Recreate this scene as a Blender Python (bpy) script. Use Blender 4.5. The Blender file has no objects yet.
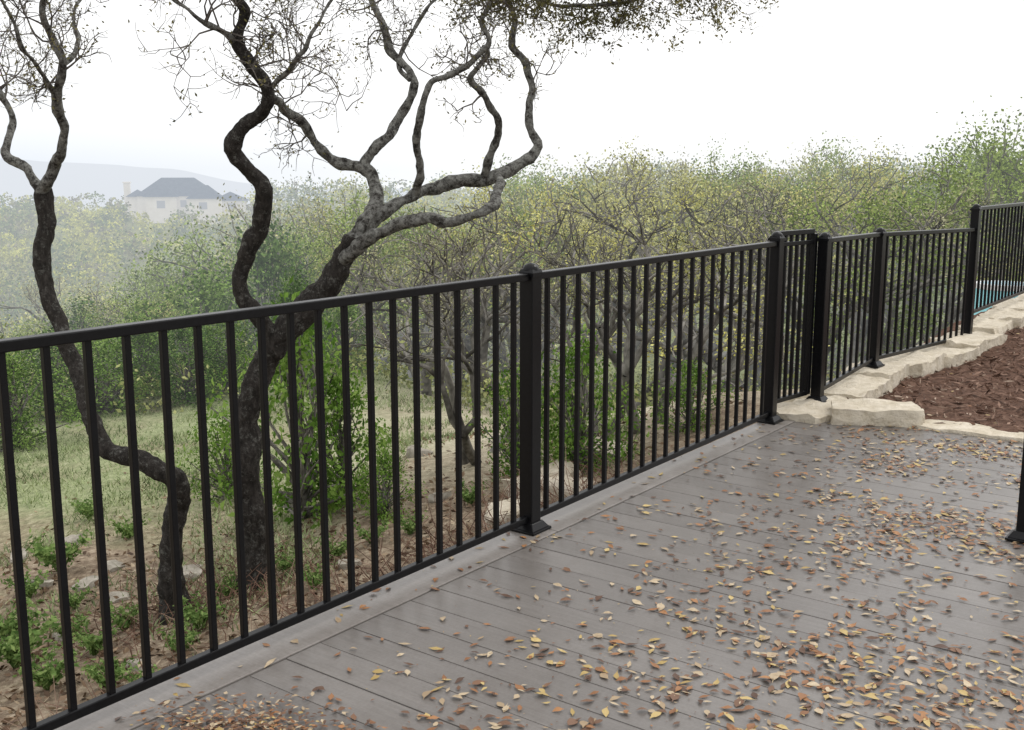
import bpy, bmesh, math, random
import numpy as np
from mathutils import Vector, Matrix, noise, Euler
random.seed(7); RNG = np.random.default_rng(11)
scn = bpy.context.scene; col = scn.collection
scn.view_settings.view_transform = 'Standard'
try: scn.view_settings.look = 'None'
except Exception: pass
scn.view_settings.exposure = 0
R = math.radians
# ------------------------------------------------------------ camera geometry
F = 1085.0; PIT = R(10.2); CP, SP = math.cos(PIT), math.sin(PIT)
CAM = Vector((0, 0, 1.5))
def ray(px, py):
    x = (px-512)/F; y = (365-py)/F
    return Vector((x, CP+SP*y, -SP+CP*y))
def at(px, py, Y):
    r = ray(px, py); return CAM + r*(Y/r.y)
def proj(p):
    d = Vector(p)-CAM; f = d.y*CP-d.z*SP; u = d.y*SP+d.z*CP
    if f <= 0.05: return (-9999, -9999)
    return (512+F*d.x/f, 365-F*u/f)
P2 = Vector((0.076, 4.394, 0)); U = Vector((0.6, 0.8, 0)); N = Vector((-0.8, 0.6, 0))
def ST(s, t, z=0): 
    p = P2+U*s+N*t; return Vector((p.x, p.y, z))
def toST(X, Y):
    dx, dy = X-P2.x, Y-P2.y
    return dx*.6+dy*.8, -dx*.8+dy*.6
def sstep(a, b, x):
    k = min(1, max(0, (x-a)/(b-a))); return k*k*(3-2*k)
BY = [0, 14, 18, 25, 35, 60, 100, 130, 230, 300, 600, 2500]
BZ = [-1, -1.6, -2.1, -4.3, -7.6, -14.5, -21.5, -21, -8.2, -9, -25, -40]
RY = [0, 14, 18, 30, 60, 120, 250, 600, 2500]
RZ = [0, -1.8, -2.6, -4.5, -6.2, -5.5, -3, -12, -40]
def gz(X, Y, bump=True):
    s, t = toST(X, Y)
    n = -.15-1.6*(1-math.exp(-.19*max(0, 1.5-X)))
    w = sstep(-2.5, 1.5, X)
    near = n-(.05+.21*w)*max(0, min(Y, 30)-8)
    wf = sstep(-.2, .1, X/max(Y, 5))
    far = (1-wf)*np.interp(Y, BY, BZ)+wf*np.interp(Y, RY, RZ)
    k = sstep(14, 20, Y)
    z = near*(1-k)+far*k
    if bump:
        z += .07*noise.noise(Vector((X*.7, Y*.7, 1)))+.03*noise.noise(Vector((X*2.3, Y*2.3, 5)))
        z += min(2.5, max(0, Y-20)*.02)*noise.noise(Vector((X*.04, Y*.04, 9)))
    if t < .12 and Y < 16: 
        z = min(z, -.3)
    return float(z)
def hit(px, py):
    r = ray(px, py); r = r/r.y; y = 2.0
    while y < 400:
        p = CAM+r*y
        if p.z <= gz(p.x, p.y): return p
        y *= 1.006
    return CAM+r*60
# ------------------------------------------------------------ materials
HAZE = (0.81, 0.85, 0.91)
def newmat(name):
    m = bpy.data.materials.new(name); m.use_nodes = True
    nt = m.node_tree; nt.nodes.clear()
    return m, nt, nt.nodes, nt.links
def nd(nt, typ, **kw):
    n = nt.nodes.new(typ)
    for k, v in kw.items(): setattr(n, k, v)
    return n
def mth(nt, op, a, b=None):
    n = nd(nt, 'ShaderNodeMath', operation=op)
    for i, v in enumerate((a, b)):
        if v is None: continue
        if isinstance(v, (int, float)): n.inputs[i].default_value = v
        else: nt.links.new(v, n.inputs[i])
    return n.outputs[0]
def finish(m, nt, shader, haze=True, D=520.0):
    out = nd(nt, 'ShaderNodeOutputMaterial')
    if not haze:
        nt.links.new(shader, out.inputs[0]); return m
    # aerial haze painted in as pale emission, growing with distance from the deck
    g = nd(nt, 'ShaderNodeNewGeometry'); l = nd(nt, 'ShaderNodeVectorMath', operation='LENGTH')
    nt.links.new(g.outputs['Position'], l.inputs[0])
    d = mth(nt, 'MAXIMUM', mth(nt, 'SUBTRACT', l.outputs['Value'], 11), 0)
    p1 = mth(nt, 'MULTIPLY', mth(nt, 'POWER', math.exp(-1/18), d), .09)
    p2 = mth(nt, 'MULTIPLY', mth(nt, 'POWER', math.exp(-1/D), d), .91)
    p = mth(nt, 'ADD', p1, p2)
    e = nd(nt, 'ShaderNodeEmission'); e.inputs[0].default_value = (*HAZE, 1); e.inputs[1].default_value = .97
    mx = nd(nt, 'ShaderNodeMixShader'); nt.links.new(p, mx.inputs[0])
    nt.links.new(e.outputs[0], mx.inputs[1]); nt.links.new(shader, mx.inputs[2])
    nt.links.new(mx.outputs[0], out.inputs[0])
    try: m.cycles.emission_sampling = 'NONE'
    except Exception: pass
    return m
def ramp(nt, fac, stops):
    r = nd(nt, 'ShaderNodeValToRGB'); cr = r.color_ramp
    while len(cr.elements) < len(stops): cr.elements.new(.5)
    for e, (p, c) in zip(cr.elements, stops): e.position = p; e.color = (*c, 1)
    nt.links.new(fac, r.inputs[0]); return r.outputs[0]
def noisetex(nt, scale, detail=4, rough=.6, coord='Object', mapscale=None):
    tc = nd(nt, 'ShaderNodeTexCoord'); n = nd(nt, 'ShaderNodeTexNoise')
    n.inputs['Scale'].default_value = scale; n.inputs['Detail'].default_value = detail; n.inputs['Roughness'].default_value = rough
    v = tc.outputs[coord]
    if mapscale:
        mp = nd(nt, 'ShaderNodeMapping'); mp.inputs['Scale'].default_value = mapscale
        nt.links.new(v, mp.inputs[0]); v = mp.outputs[0]
    nt.links.new(v, n.inputs['Vector']); return n.outputs['Fac']
def mixc(nt, fac, a, b, mode='MIX'):
    m = nd(nt, 'ShaderNodeMix', data_type='RGBA', blend_type=mode)
    if isinstance(fac, float): m.inputs[0].default_value = fac
    else: nt.links.new(fac, m.inputs[0])
    for i, v in ((6, a), (7, b)):
        if isinstance(v, tuple): m.inputs[i].default_value = (*v, 1)
        else: nt.links.new(v, m.inputs[i])
    return m.outputs[2]
def princ(nt, color, rough=.7, spec=.3, bump=None, bstr=.3, bdist=.01):
    b = nd(nt, 'ShaderNodeBsdfPrincipled')
    if isinstance(color, tuple): b.inputs['Base Color'].default_value = (*color, 1)
    else: nt.links.new(color, b.inputs['Base Color'])
    if isinstance(rough, float): b.inputs['Roughness'].default_value = rough
    else: nt.links.new(rough, b.inputs['Roughness'])
    b.inputs['Specular IOR Level'].default_value = spec
    if bump is not None:
        bm = nd(nt, 'ShaderNodeBump'); bm.inputs['Strength'].default_value = bstr; bm.inputs['Distance'].default_value = bdist
        nt.links.new(bump, bm.inputs['Height']); nt.links.new(bm.outputs[0], b.inputs['Normal'])
    return b.outputs[0]
def foliage(name, dark, mid, light, trans=0, nscale=1.2, haze=True, D=520.):
    m, nt, ns, lk = newmat(name)
    g = nd(nt, 'ShaderNodeNewGeometry')
    nz = noisetex(nt, nscale, 1)
    s = mth(nt, 'SUBTRACT', mth(nt, 'ADD', mth(nt, 'MULTIPLY', g.outputs['Random Per Island'], .45), nz), .22)
    c = ramp(nt, s, [(.25, dark), (.5, mid), (.78, light)])
    d = nd(nt, 'ShaderNodeBsdfDiffuse'); lk.new(c, d.inputs[0]); sh = d.outputs[0]
    if trans:
        t = nd(nt, 'ShaderNodeBsdfTranslucent'); lk.new(c, t.inputs[0])
        mx = nd(nt, 'ShaderNodeMixShader'); mx.inputs[0].default_value = trans
        lk.new(sh, mx.inputs[1]); lk.new(t.outputs[0], mx.inputs[2]); sh = mx.outputs[0]
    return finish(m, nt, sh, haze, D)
def simple(name, stops, nscale, rough=.7, spec=.3, bstr=.3, bdist=.01, haze=False, detail=5, mapscale=None):
    m, nt, ns, lk = newmat(name)
    nz = noisetex(nt, nscale, detail, .65, mapscale=mapscale)
    c = ramp(nt, nz, stops)
    return finish(m, nt, princ(nt, c, rough, spec, nz, bstr, bdist), haze)
M = {}
M['metal'] = simple('black_powder_coat', [(.3, (.0030, .0030, .0035)), (.7, (.006, .006, .007))], 60, .33, .20, .05, .001)
# bark with fine pale lichen
def barkmat(name, lo, hi, haze=True, pale=(.20, .20, .18), amt=1.0):
    m, nt, ns, lk = newmat(name)
    n1 = noisetex(nt, 38, 6, .75, mapscale=(1, 1, .4)); n2 = noisetex(nt, 24, 6, .85)
    c = ramp(nt, n1, [(.3, (.011, .010, .009)), (.55, (.042, .037, .033)), (.8, (.100, .091, .082))])
    f = ramp(nt, n2, [(lo, (0, 0, 0)), (hi, (amt, amt, amt))])
    c2 = mixc(nt, f, c, pale)
    return finish(m, nt, princ(nt, c2, .9, .12, n1, 1.0, .03), haze)
M['bark'] = barkmat('oak_bark', .53, .72, pale=(.21, .21, .19)); M['bark_lichen'] = barkmat('lichened_oak_bark', .41, .60, pale=(.31, .31, .285), amt=.92)
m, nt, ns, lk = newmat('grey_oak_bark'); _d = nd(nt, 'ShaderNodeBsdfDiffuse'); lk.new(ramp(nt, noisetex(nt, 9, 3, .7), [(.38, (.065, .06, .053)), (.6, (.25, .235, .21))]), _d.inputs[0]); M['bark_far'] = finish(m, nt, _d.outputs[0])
M['twig'] = simple('twig_bark', [(.3, (.06, .052, .046)), (.7, (.16, .145, .13))], 12, .9, .1, haze=True)
M['leaf_fore'] = foliage('oak_leaf', (.06, .058, .026), (.14, .13, .055), (.27, .24, .11), .3, 2)
M['oak'] = foliage('pale_oak_leaf', (.21, .215, .08), (.40, .405, .145), (.57, .55, .25), 0, 2.5)
M['oak_yellow'] = foliage('yellow_oak_leaf', (.28, .27, .07), (.48, .46, .125), (.62, .59, .24), 0, 2.5)
M['oak_grey'] = foliage('grey_oak_leaf', (.17, .17, .095), (.31, .305, .175), (.46, .44, .27), 0, 2.5)
M['oak_green'] = foliage('green_oak_leaf', (.10, .14, .035), (.215, .29, .07), (.36, .44, .135), 0, 2.5)
M['juniper'] = foliage('juniper_leaf', (.05, .09, .022), (.12, .20, .045), (.23, .33, .09), 0, 2.5)
M['juniper_dark'] = foliage('dark_juniper_leaf', (.03, .06, .016), (.075, .135, .035), (.15, .235, .065), 0, 2.5)
M['shrub'] = foliage('shrub_leaf', (.055, .12, .018), (.14, .25, .045), (.28, .41, .10), .3, 3)
M['forb'] = foliage('forb_leaf', (.07, .125, .035), (.16, .25, .075), (.30, .40, .14), .3, 6)
M['grass'] = foliage('grass_blade', (.12, .155, .075), (.24, .295, .14), (.38, .42, .23), 0, .9)
W = [foliage('far_leaf_a', (.05, .085, .028), (.115, .17, .05), (.22, .275, .095), 0, .4),
     foliage('far_leaf_b', (.15, .16, .05), (.28, .29, .085), (.42, .41, .15), 0, .4),
     foliage('far_leaf_c', (.12, .115, .065), (.21, .20, .12), (.33, .31, .20), 0, .4),
     foliage('far_leaf_d', (.26, .275, .05), (.43, .44, .075), (.58, .56, .15), 0, .4)]
M['undergrowth'] = foliage('undergrowth_leaf', (.12, .145, .05), (.24, .265, .095), (.39, .40, .17), 0, .8)
LIME = [(.25, (.29, .24, .17)), (.42, (.51, .45, .35)), (.75, (.68, .62, .52))]
M['lime'] = simple('limestone', LIME, 11, .9, .15, 1, .03, haze=True, detail=9)
M['rock'] = simple('weathered_limestone', [(.3, (.17, .15, .12)), (.55, (.36, .33, .28)), (.75, (.54, .50, .43))], 9, .9, .1, .9, .02, haze=True)
M['mulch'] = simple('bark_mulch', [(.3, (.040, .023, .016)), (.5, (.115, .066, .047)), (.72, (.22, .138, .102))], 22, .95, .1, 1, .03, detail=8)
def islandmat(name, stops, rough=.8, trans=0):
    m, nt, ns, lk = newmat(name); g = nd(nt, 'ShaderNodeNewGeometry')
    c = ramp(nt, g.outputs['Random Per Island'], stops)
    nz = noisetex(nt, 60, 3); c = mixc(nt, .35, c, ramp(nt, nz, [(.3, (.35, .3, .25)), (.7, (1, 1, 1))]), 'MULTIPLY')
    return finish(m, nt, princ(nt, c, rough, .25), False)
M['chips'] = islandmat('mulch_shred', [(0, (.055, .03, .02)), (.5, (.17, .098, .068)), (.85, (.29, .185, .135)), (1, (.46, .36, .28))])
M['litter'] = islandmat('ground_litter', [(0, (.07, .045, .03)), (.4, (.19, .125, .08)), (.8, (.32, .23, .15)), (1, (.47, .39, .27))])
M['brush'] = islandmat('dry_stick', [(0, (.075, .04, .028)), (.6, (.20, .115, .08)), (1, (.32, .23, .17))])
LEAFC = {'yellow': [(0, (.34, .24, .08)), (1, (.50, .38, .16))], 'orange brown': [(0, (.20, .09, .038)), (1, (.34, .165, .065))],
         'dark brown': [(0, (.08, .042, .026)), (1, (.19, .10, .055))], 'pale tan': [(0, (.31, .225, .135)), (1, (.50, .41, .28))]}
for k, v in LEAFC.items():
    m, nt, ns, lk = newmat(k.replace(' ', '_')+'_fallen_leaf')
    oi = nd(nt, 'ShaderNodeObjectInfo'); g = nd(nt, 'ShaderNodeNewGeometry')
    fr = mth(nt, 'FRACT', mth(nt, 'ADD', oi.outputs['Random'], g.outputs['Random Per Island']))
    c = ramp(nt, fr, v); nz = noisetex(nt, 70, 3)
    c = mixc(nt, .4, c, ramp(nt, nz, [(.35, (.4, .3, .2)), (.6, (1, 1, 1))]), 'MULTIPLY')
    M[k] = finish(m, nt, princ(nt, c, .5, .35), False)
# deck boards
def deckmat(name, k):
    m, nt, ns, lk = newmat(name); g = nd(nt, 'ShaderNodeNewGeometry')
    gr = noisetex(nt, 9, 7, .75, mapscale=(7, .3, 1)); bl = noisetex(nt, 1.6, 6, .65); fine = noisetex(nt, 90, 3); st = noisetex(nt, 5, 5, .7)
    c = ramp(nt, g.outputs['Random Per Island'], [(0, (.152*k, .141*k, .132*k)), (1, (.180*k, .168*k, .158*k))])
    c = mixc(nt, .50, c, ramp(nt, gr, [(.3, (.62, .60, .59)), (.7, (1.14, 1.13, 1.12))]), 'MULTIPLY')
    c = mixc(nt, .60, c, ramp(nt, bl, [(.3, (.64, .61, .58)), (.65, (1.1, 1.09, 1.08))]), 'MULTIPLY')
    c = mixc(nt, .30, c, ramp(nt, st, [(.35, (.6, .56, .52)), (.55, (1.02, 1.02, 1.02))]), 'MULTIPLY')
    c = mixc(nt, .35, c, ramp(nt, fine, [(.35, (.7, .65, .6)), (.6, (1, 1, 1))]), 'MULTIPLY')
    rr = nd(nt, 'ShaderNodeMapRange'); lk.new(bl, rr.inputs[0]); rr.inputs[3].default_value = .18; rr.inputs[4].default_value = .50
    return finish(m, nt, princ(nt, c, rr.outputs[0], .55, gr, .25, .003), False)
M['deck'] = deckmat('composite_deck_board', 1.0); M['deck_edge'] = deckmat('sky_lightened_border_board', 1.32)  # border copy is lightened to paint in the sky's grazing reflection
# ground
def groundmat():
    m, nt, ns, lk = newmat('hillside_ground')
    g = nd(nt, 'ShaderNodeNewGeometry'); sp = nd(nt, 'ShaderNodeSeparateXYZ'); lk.new(g.outputs['Position'], sp.inputs[0])
    n1 = noisetex(nt, .9, 6, .65); n2 = noisetex(nt, 14, 6, .75); n3 = noisetex(nt, .35, 4)
    soil = ramp(nt, n2, [(.3, (.10, .072, .05)), (.5, (.235, .18, .128)), (.62, (.36, .295, .215)), (.75, (.54, .48, .38))])
    grass = ramp(nt, n2, [(.3, (.15, .175, .09)), (.55, (.285, .315, .17)), (.75, (.43, .43, .285))])
    dry = ramp(nt, n2, [(.3, (.28, .25, .175)), (.7, (.54, .49, .37))])
    my = nd(nt, 'ShaderNodeMapRange'); lk.new(sp.outputs[1], my.inputs[0]); my.inputs[1].default_value = 6.2; my.inputs[2].default_value = 8.6
    mx_ = nd(nt, 'ShaderNodeMapRange'); lk.new(sp.outputs[0], mx_.inputs[0]); mx_.inputs[1].default_value = -.2; mx_.inputs[2].default_value = -2.8
    b = mth(nt, 'ADD', mth(nt, 'SUBTRACT', mth(nt, 'MULTIPLY', n1, 3.0), 1.6), my.outputs[0]); b.node.use_clamp = True
    c1 = mixc(nt, mx_.outputs[0], dry, grass)
    c2 = mixc(nt, b, soil, c1)
    fy = nd(nt, 'ShaderNodeMapRange'); lk.new(sp.outputs[1], fy.inputs[0]); fy.inputs[1].default_value = 13; fy.inputs[2].default_value = 19
    scrub = ramp(nt, n3, [(.35, (.12, .145, .05)), (.65, (.24, .26, .10))])
    c3 = mixc(nt, fy.outputs[0], c2, scrub)
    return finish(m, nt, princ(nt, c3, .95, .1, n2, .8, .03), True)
M['ground'] = groundmat()
# ------------------------------------------------------------ mesh helpers
class MB:
    def __init__(s): s.v = []; s.f = []
    def box(s, c, d, ax=None, top=1.0):
        ax = ax or (Vector((1, 0, 0)), Vector((0, 1, 0)), Vector((0, 0, 1))); o = len(s.v); c = Vector(c)
        for k in (-1, 1):
            q = top if k > 0 else 1
            for j, i in ((-1, -1), (-1, 1), (1, 1), (1, -1)):
                s.v.append(c+ax[0]*(i*d[0]/2*q)+ax[1]*(j*d[1]/2*q)+ax[2]*(k*d[2]/2))
        s.f += [(o+3, o+2, o+1, o), (o+4, o+5, o+6, o+7)]+[(o+i, o+(i+1) % 4, o+4+(i+1) % 4, o+4+i) for i in range(4)]
    def bar(s, a, b, w, h):
        a = Vector(a); b = Vector(b); x = (b-a).normalized(); y = Vector((0, 0, 1)).cross(x).normalized(); z = x.cross(y)
        s.box((a+b)/2, ((b-a).length, w, h), (x, y, z))
    def tube(s, pts, rad, n=8, cap=True, knob=0):
        o = len(s.v); m = len(pts); ref = None
        for i, p in enumerate(pts):
            t = (pts[min(i+1, m-1)]-pts[max(i-1, 0)])
            t = t.normalized() if t.length > 1e-9 else Vector((0, 0, 1))
            if ref is None: ref = t.orthogonal().normalized()
            ref = (ref-t*ref.dot(t)); ref = ref.normalized() if ref.length > 1e-6 else t.orthogonal().normalized()
            b = t.cross(ref)
            for k in range(n):
                an = 2*math.pi*k/n; dv = ref*math.cos(an)+b*math.sin(an); v = p+dv*rad[i]
                if knob: v = v+dv*rad[i]*knob*(noise.noise(v*14)+.7*noise.noise(v*33))
                s.v.append(v)
        for i in range(m-1):
            for k in range(n):
                s.f.append((o+i*n+k, o+i*n+(k+1) % n, o+(i+1)*n+(k+1) % n, o+(i+1)*n+k))
        if cap and n > 3:
            s.f.append(tuple(o+k for k in reversed(range(n)))); s.f.append(tuple(o+(m-1)*n+k for k in range(n)))
    def build(s, name, mat, parent=None, smooth=False, bevel=0):
        me = bpy.data.meshes.new(name); me.from_pydata([tuple(v) for v in s.v], [], s.f)
        if bevel:
            bm = bmesh.new(); bm.from_mesh(me)
            bmesh.ops.bevel(bm, geom=bm.edges[:], offset=bevel, segments=2, affect='EDGES', profile=.5); bm.to_mesh(me); bm.free()
        if smooth: me.polygons.foreach_set('use_smooth', [True]*len(me.polygons))
        me.update(); return link(name, me, mat, parent)
def link(name, me, mat, parent=None):
    if mat is not None and len(me.materials) == 0: me.materials.append(mat)
    o = bpy.data.objects.new(name, me); col.objects.link(o)
    if parent: o.parent = parent
    return o
def quadmesh(name, V, Q, mats=None, midx=None):
    V = np.asarray(V, dtype=np.float32); Q = np.asarray(Q, dtype=np.int32)
    me = bpy.data.meshes.new(name); k = Q.shape[1]
    me.vertices.add(len(V)); me.vertices.foreach_set('co', V.ravel())
    me.loops.add(Q.size); me.loops.foreach_set('vertex_index', Q.ravel())
    me.polygons.add(len(Q)); me.polygons.foreach_set('loop_start', np.arange(0, Q.size, k, dtype=np.int32))
    try: me.polygons.foreach_set('loop_total', np.full(len(Q), k, dtype=np.int32))
    except Exception: pass
    for m in (mats or []): me.materials.append(m)
    if midx is not None: me.polygons.foreach_set('material_index', np.asarray(midx, dtype=np.int32))
    me.update(); me.validate(); return me
def leafquads(C, L, Wd, flat=0.0):
    """random rhombus leaves around centres C"""
    C = np.asarray(C, dtype=float); n = len(C)
    a = RNG.normal(size=(n, 3)); a[:, 2] *= (1-flat*.6); a /= np.linalg.norm(a, axis=1)[:, None]
    b = RNG.normal(size=(n, 3)); b -= a*(a*b).sum(1)[:, None]; b /= np.linalg.norm(b, axis=1)[:, None]
    sc = RNG.uniform(.6, 1.3, size=(n, 1))
    L = np.broadcast_to(np.asarray(L, dtype=float).reshape(-1, 1), (n, 1)); Wd = np.broadcast_to(np.asarray(Wd, dtype=float).reshape(-1, 1), (n, 1))
    A = a*L*sc/2; B = b*Wd*sc/2
    V = np.stack([C-A, C+B-A*.1, C+A, C-B-A*.1], axis=1).reshape(-1, 3)
    return V, np.arange(4*n).reshape(n, 4)
def tag(o, label, cat, group=None, kind=None):
    if label: o['label'] = label
    if cat: o['category'] = cat
    if group: o['group'] = group
    if kind: o['kind'] = kind
    return o
def struct(o): o['kind'] = 'structure'; return o
def empty(name, loc, rz=0, sc=1):
    o = bpy.data.objects.new(name, None); col.objects.link(o); o.location = loc; o.rotation_euler = (0, 0, rz); o.scale = (sc,)*3 if not isinstance(sc, tuple) else sc
    o.empty_display_size = .1; return o
def dup(root, loc, rz=0, sc=1):
    r = root.copy(); col.objects.link(r); r.location = loc; r.rotation_euler = (0, 0, rz); r.scale = (sc,)*3 if not isinstance(sc, tuple) else sc
    for ch in list(root.children):
        c = ch.copy(); col.objects.link(c); c.parent = r
        for g in list(ch.children):
            d = g.copy(); col.objects.link(d); d.parent = c
    return r
ORD = ['first', 'second', 'third', 'fourth', 'fifth', 'sixth', 'seventh', 'eighth', 'ninth', 'tenth', 'eleventh', 'twelfth', 'thirteenth', 'fourteenth', 'fifteenth', 'sixteenth', 'seventeenth', 'eighteenth', 'nineteenth', 'twentieth', 'twenty first', 'twenty second']
def catmull(P, k=5):
    out = []; n = len(P)
    for i in range(n-1):
        p0, p1, p2, p3 = P[max(i-1, 0)], P[i], P[i+1], P[min(i+2, n-1)]
        for j in range(k):
            t = j/k
            out.append([.5*((2*b)+(-a+c)*t+(2*a-5*b+4*c-d)*t*t+(-a+3*b-3*c+d)*t**3) for a, b, c, d in zip(p0, p1, p2, p3)])
    out.append(list(P[-1])); return out
# ------------------------------------------------------------ ground
def build_ground():
    na = 300; rad = [0.0]+list(np.geomspace(1.2, 2400, 150))
    V = [(0, 0, gz(0, 0))]; Fc = []
    for r in rad[1:]:
        for k in range(na):
            an = 2*math.pi*k/na; x, y = r*math.sin(an), r*math.cos(an); V.append((x, y, gz(x, y)))
    for k in range(na): Fc.append((0, 1+(k+1) % na, 1+k))
    for i in range(len(rad)-2):
        for k in range(na):
            a = 1+i*na+k; b = 1+i*na+(k+1) % na; Fc.append((a, b, b+na, a+na))
    me = bpy.data.meshes.new('ground'); me.from_pydata(V, [], Fc); me.polygons.foreach_set('use_smooth', [True]*len(Fc))
    struct(link('ground', me, M['ground']))
build_ground()
def build_hills():
    m, nt, ns, lk = newmat('distant_hill'); nz = noisetex(nt, .01, 5)
    c = ramp(nt, nz, [(.3, (.10, .14, .13)), (.7, (.20, .24, .22))])
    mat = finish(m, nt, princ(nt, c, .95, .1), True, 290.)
    V = []; Fc = []; n = 160; rows = 6
    for j in range(rows):
        for i in range(n):
            a = -1.3+1.9*i/(n-1); Yd = 820+90*j
            h = 20*math.exp(-((a+.62)/.22)**2)+2*math.exp(-((a+.33)/.10)**2)+4*noise.noise(Vector((a*6, 0, 2)))+2.5*noise.noise(Vector((a*25, 0, 4)))-22*sstep(-.36, -.16, a)
            prof = [0, .55, .85, 1, .7, 0][j]
            V.append((a*Yd, Yd, -42+(h+42)*prof))
    for j in range(rows-1):
        for i in range(n-1):
            q = j*n+i; Fc.append((q, q+1, q+1+n, q+n))
    me = bpy.data.meshes.new('hills'); me.from_pydata(V, [], Fc); me.polygons.foreach_set('use_smooth', [True]*len(Fc)); struct(link('hills', me, mat))
build_hills()
# ------------------------------------------------------------ deck
ROTZ = math.atan2(.8, .6)
def build_deck():
    mb = MB(); s = -5.2; w = .1412; g = .0031; rnd = random.Random(3)
    while s < 2.86:
        mb.box((s+w/2, (-.112-5.5)/2, -.014+rnd.uniform(-.001, .001)), (w, 5.5-.112, .028)); s += w+g
    o = mb.build('deck', M['deck'], bevel=.0016); o.location = P2; o.rotation_euler = (0, 0, ROTZ); struct(o)
    mb = MB()
    for a, b in ((-5.2, -2.45), (-2.446, 0.05), (.054, 2.70)):
        mb.box(((a+b)/2, -.02, -.012), (b-a, .17, .03))
    mb.box((-1.25, .077, -.13), (7.9, .022, .2))
    o = mb.build('deck_border', M['deck_edge'], bevel=.003); o.location = P2; o.rotation_euler = (0, 0, ROTZ); struct(o)
    mb = MB(); mb.box((-1.2, -2.7, -.08), (7.9, 5.4, .05)); 
    o = mb.build('deck_joists', simple('dark_timber', [(.3, (.07, .064, .058)), (.7, (.10, .092, .085))], 8)); o.location = P2; o.rotation_euler = (0, 0, ROTZ); struct(o)
build_deck()
# ------------------------------------------------------------ fence
POST = [ # x, y, base z, top z
 (P2.x-U.x*2.45, P2.y-U.y*2.45, .003, 1.125), (P2.x, P2.y, .003, 1.13), (1.554, 6.393, .003, 1.145), (1.95, 6.79, .04, 1.118), (2.60, 7.70, .107, 1.10), (3.816, 9.0, .07, 1.225), (5.35, 11.0, .25, 1.225)]
fence = empty('metal_fence', (P2.x, P2.y, 0)); inv = Vector((P2.x, P2.y, 0))
tag(fence, 'black metal railing with square posts and slim balusters running along the deck edge', 'fence')
def ang(a, b): return math.atan2(b[1]-a[1], b[0]-a[0])
def make_post(x, y, z0, z1, rz, parent, off=inv):
    h = z1-z0; body = h-.042
    mb = MB(); mb.box((0, 0, body/2), (.066, .066, body))
    o = mb.build('post', M['metal'], parent, bevel=.004); o.location = Vector((x, y, z0))-off; o.rotation_euler = (0, 0, rz)
    c = MB(); c.box((0, 0, body-.004), (.080, .080, .016)); c.box((0, 0, body+.010), (.070, .070, .014), top=.84)
    ring = [Vector((0, 0, body+.014+.028*math.sin(t))) for t in np.linspace(0, math.pi/2, 7)]
    c.tube(ring, [max(.002, .034*math.cos(t)) for t in np.linspace(0, math.pi/2, 7)], 16)
    c.build('cap', M['metal'], o, bevel=0)
    b = MB(); b.box((0, 0, .006), (.132, .132, .012)); b.box((0, 0, .026), (.118, .118, .028), top=.66)
    b.build('base_flange', M['metal'], o, bevel=.003)
    return o
for i, (x, y, z0, z1) in enumerate(POST):
    a = ang(POST[max(i-1, 0)], POST[min(i+1, len(POST)-1)])
    make_post(x, y, z0, z1, a, fence)
PANEL = [(0, 1, 1.09, 1.09, .055, .055), (1, 2, 1.09, 1.09, .055, .055), (3, 4, 1.08, 1.068, .11, .16), (4, 5, 1.065, 1.03, .16, .13), (5, 6, 1.20, 1.20, .32, .34)]
for i, j, ti, tj, bi, bj in PANEL:
    A = Vector((POST[i][0], POST[i][1], 0)); B = Vector((POST[j][0], POST[j][1], 0)); d = (B-A).normalized(); Ln = (B-A).length
    e0, e1 = A+d*.034, B-d*.034
    mb = MB(); mb.bar(e0+Vector((0, 0, ti-.015))-inv, e1+Vector((0, 0, tj-.015))-inv, .04, .03); mb.build('top_rail', M['metal'], fence, bevel=.004)
    mb = MB(); mb.bar(e0+Vector((0, 0, bi))-inv, e1+Vector((0, 0, bj))-inv, .028, .028); mb.build('bottom_rail', M['metal'], fence, bevel=.003)
    n = max(2, round(Ln/.118)); me = None
    for k in range(1, n):
        q = k/n; p = A+d*(Ln*q); zt = ti+(tj-ti)*q-.028; zb = bi+(bj-bi)*q+.012
        if me is None:
            mb = MB(); mb.box((0, 0, 0), (.019, .019, zt-zb+.003)); o = mb.build('baluster', M['metal'], fence, bevel=.002); me = o.data
        else: o = link('baluster', me, None, fence)
        o.location = p+Vector((0, 0, (zt+zb)/2))-inv; o.rotation_euler = (0, 0, math.atan2(d.y, d.x))
# narrow gate between the two close posts, hung a little behind them
A = Vector((1.554, 6.393, 0)); B = Vector((1.95, 6.79, 0)); d = (B-A).normalized(); nn = Vector((-d.y, d.x, 0)); Ln = (B-A).length
gate = empty('metal_gate', A+nn*.05); tag(gate, 'narrow black metal gate with closely set pickets between the two close fence posts', 'gate')
g0, g1 = d*.045, d*(Ln-.045)
for q in (g0, g1):
    mb = MB(); mb.box(q+Vector((0, 0, .60)), (.034, .034, 1.02), (d, nn, Vector((0, 0, 1)))); mb.build('stile', M['metal'], gate, bevel=.003)
for nm, z, hh in (('top_rail', 1.125, .03), ('middle_rail', 1.06, .026), ('bottom_rail', .10, .028)):
    mb = MB(); mb.bar(g0+d*.017+Vector((0, 0, z)), g1-d*.017+Vector((0, 0, z)), .03, hh); mb.build(nm, M['metal'], gate, bevel=.003)
for k in range(1, 7):
    mb = MB(); mb.box(g0.lerp(g1, k/7)+Vector((0, 0, .605)), (.019, .019, 1.012), (d, nn, Vector((0, 0, 1)))); mb.build('picket', M['metal'], gate, bevel=.002)
for z in (.25, .95):
    mb = MB(); mb.tube([d*.022+nn*-.01+Vector((0, 0, z-.04)), d*.022+nn*-.01+Vector((0, 0, z+.04))], [.012, .012], 10); mb.build('hinge', M['metal'], gate)
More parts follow.
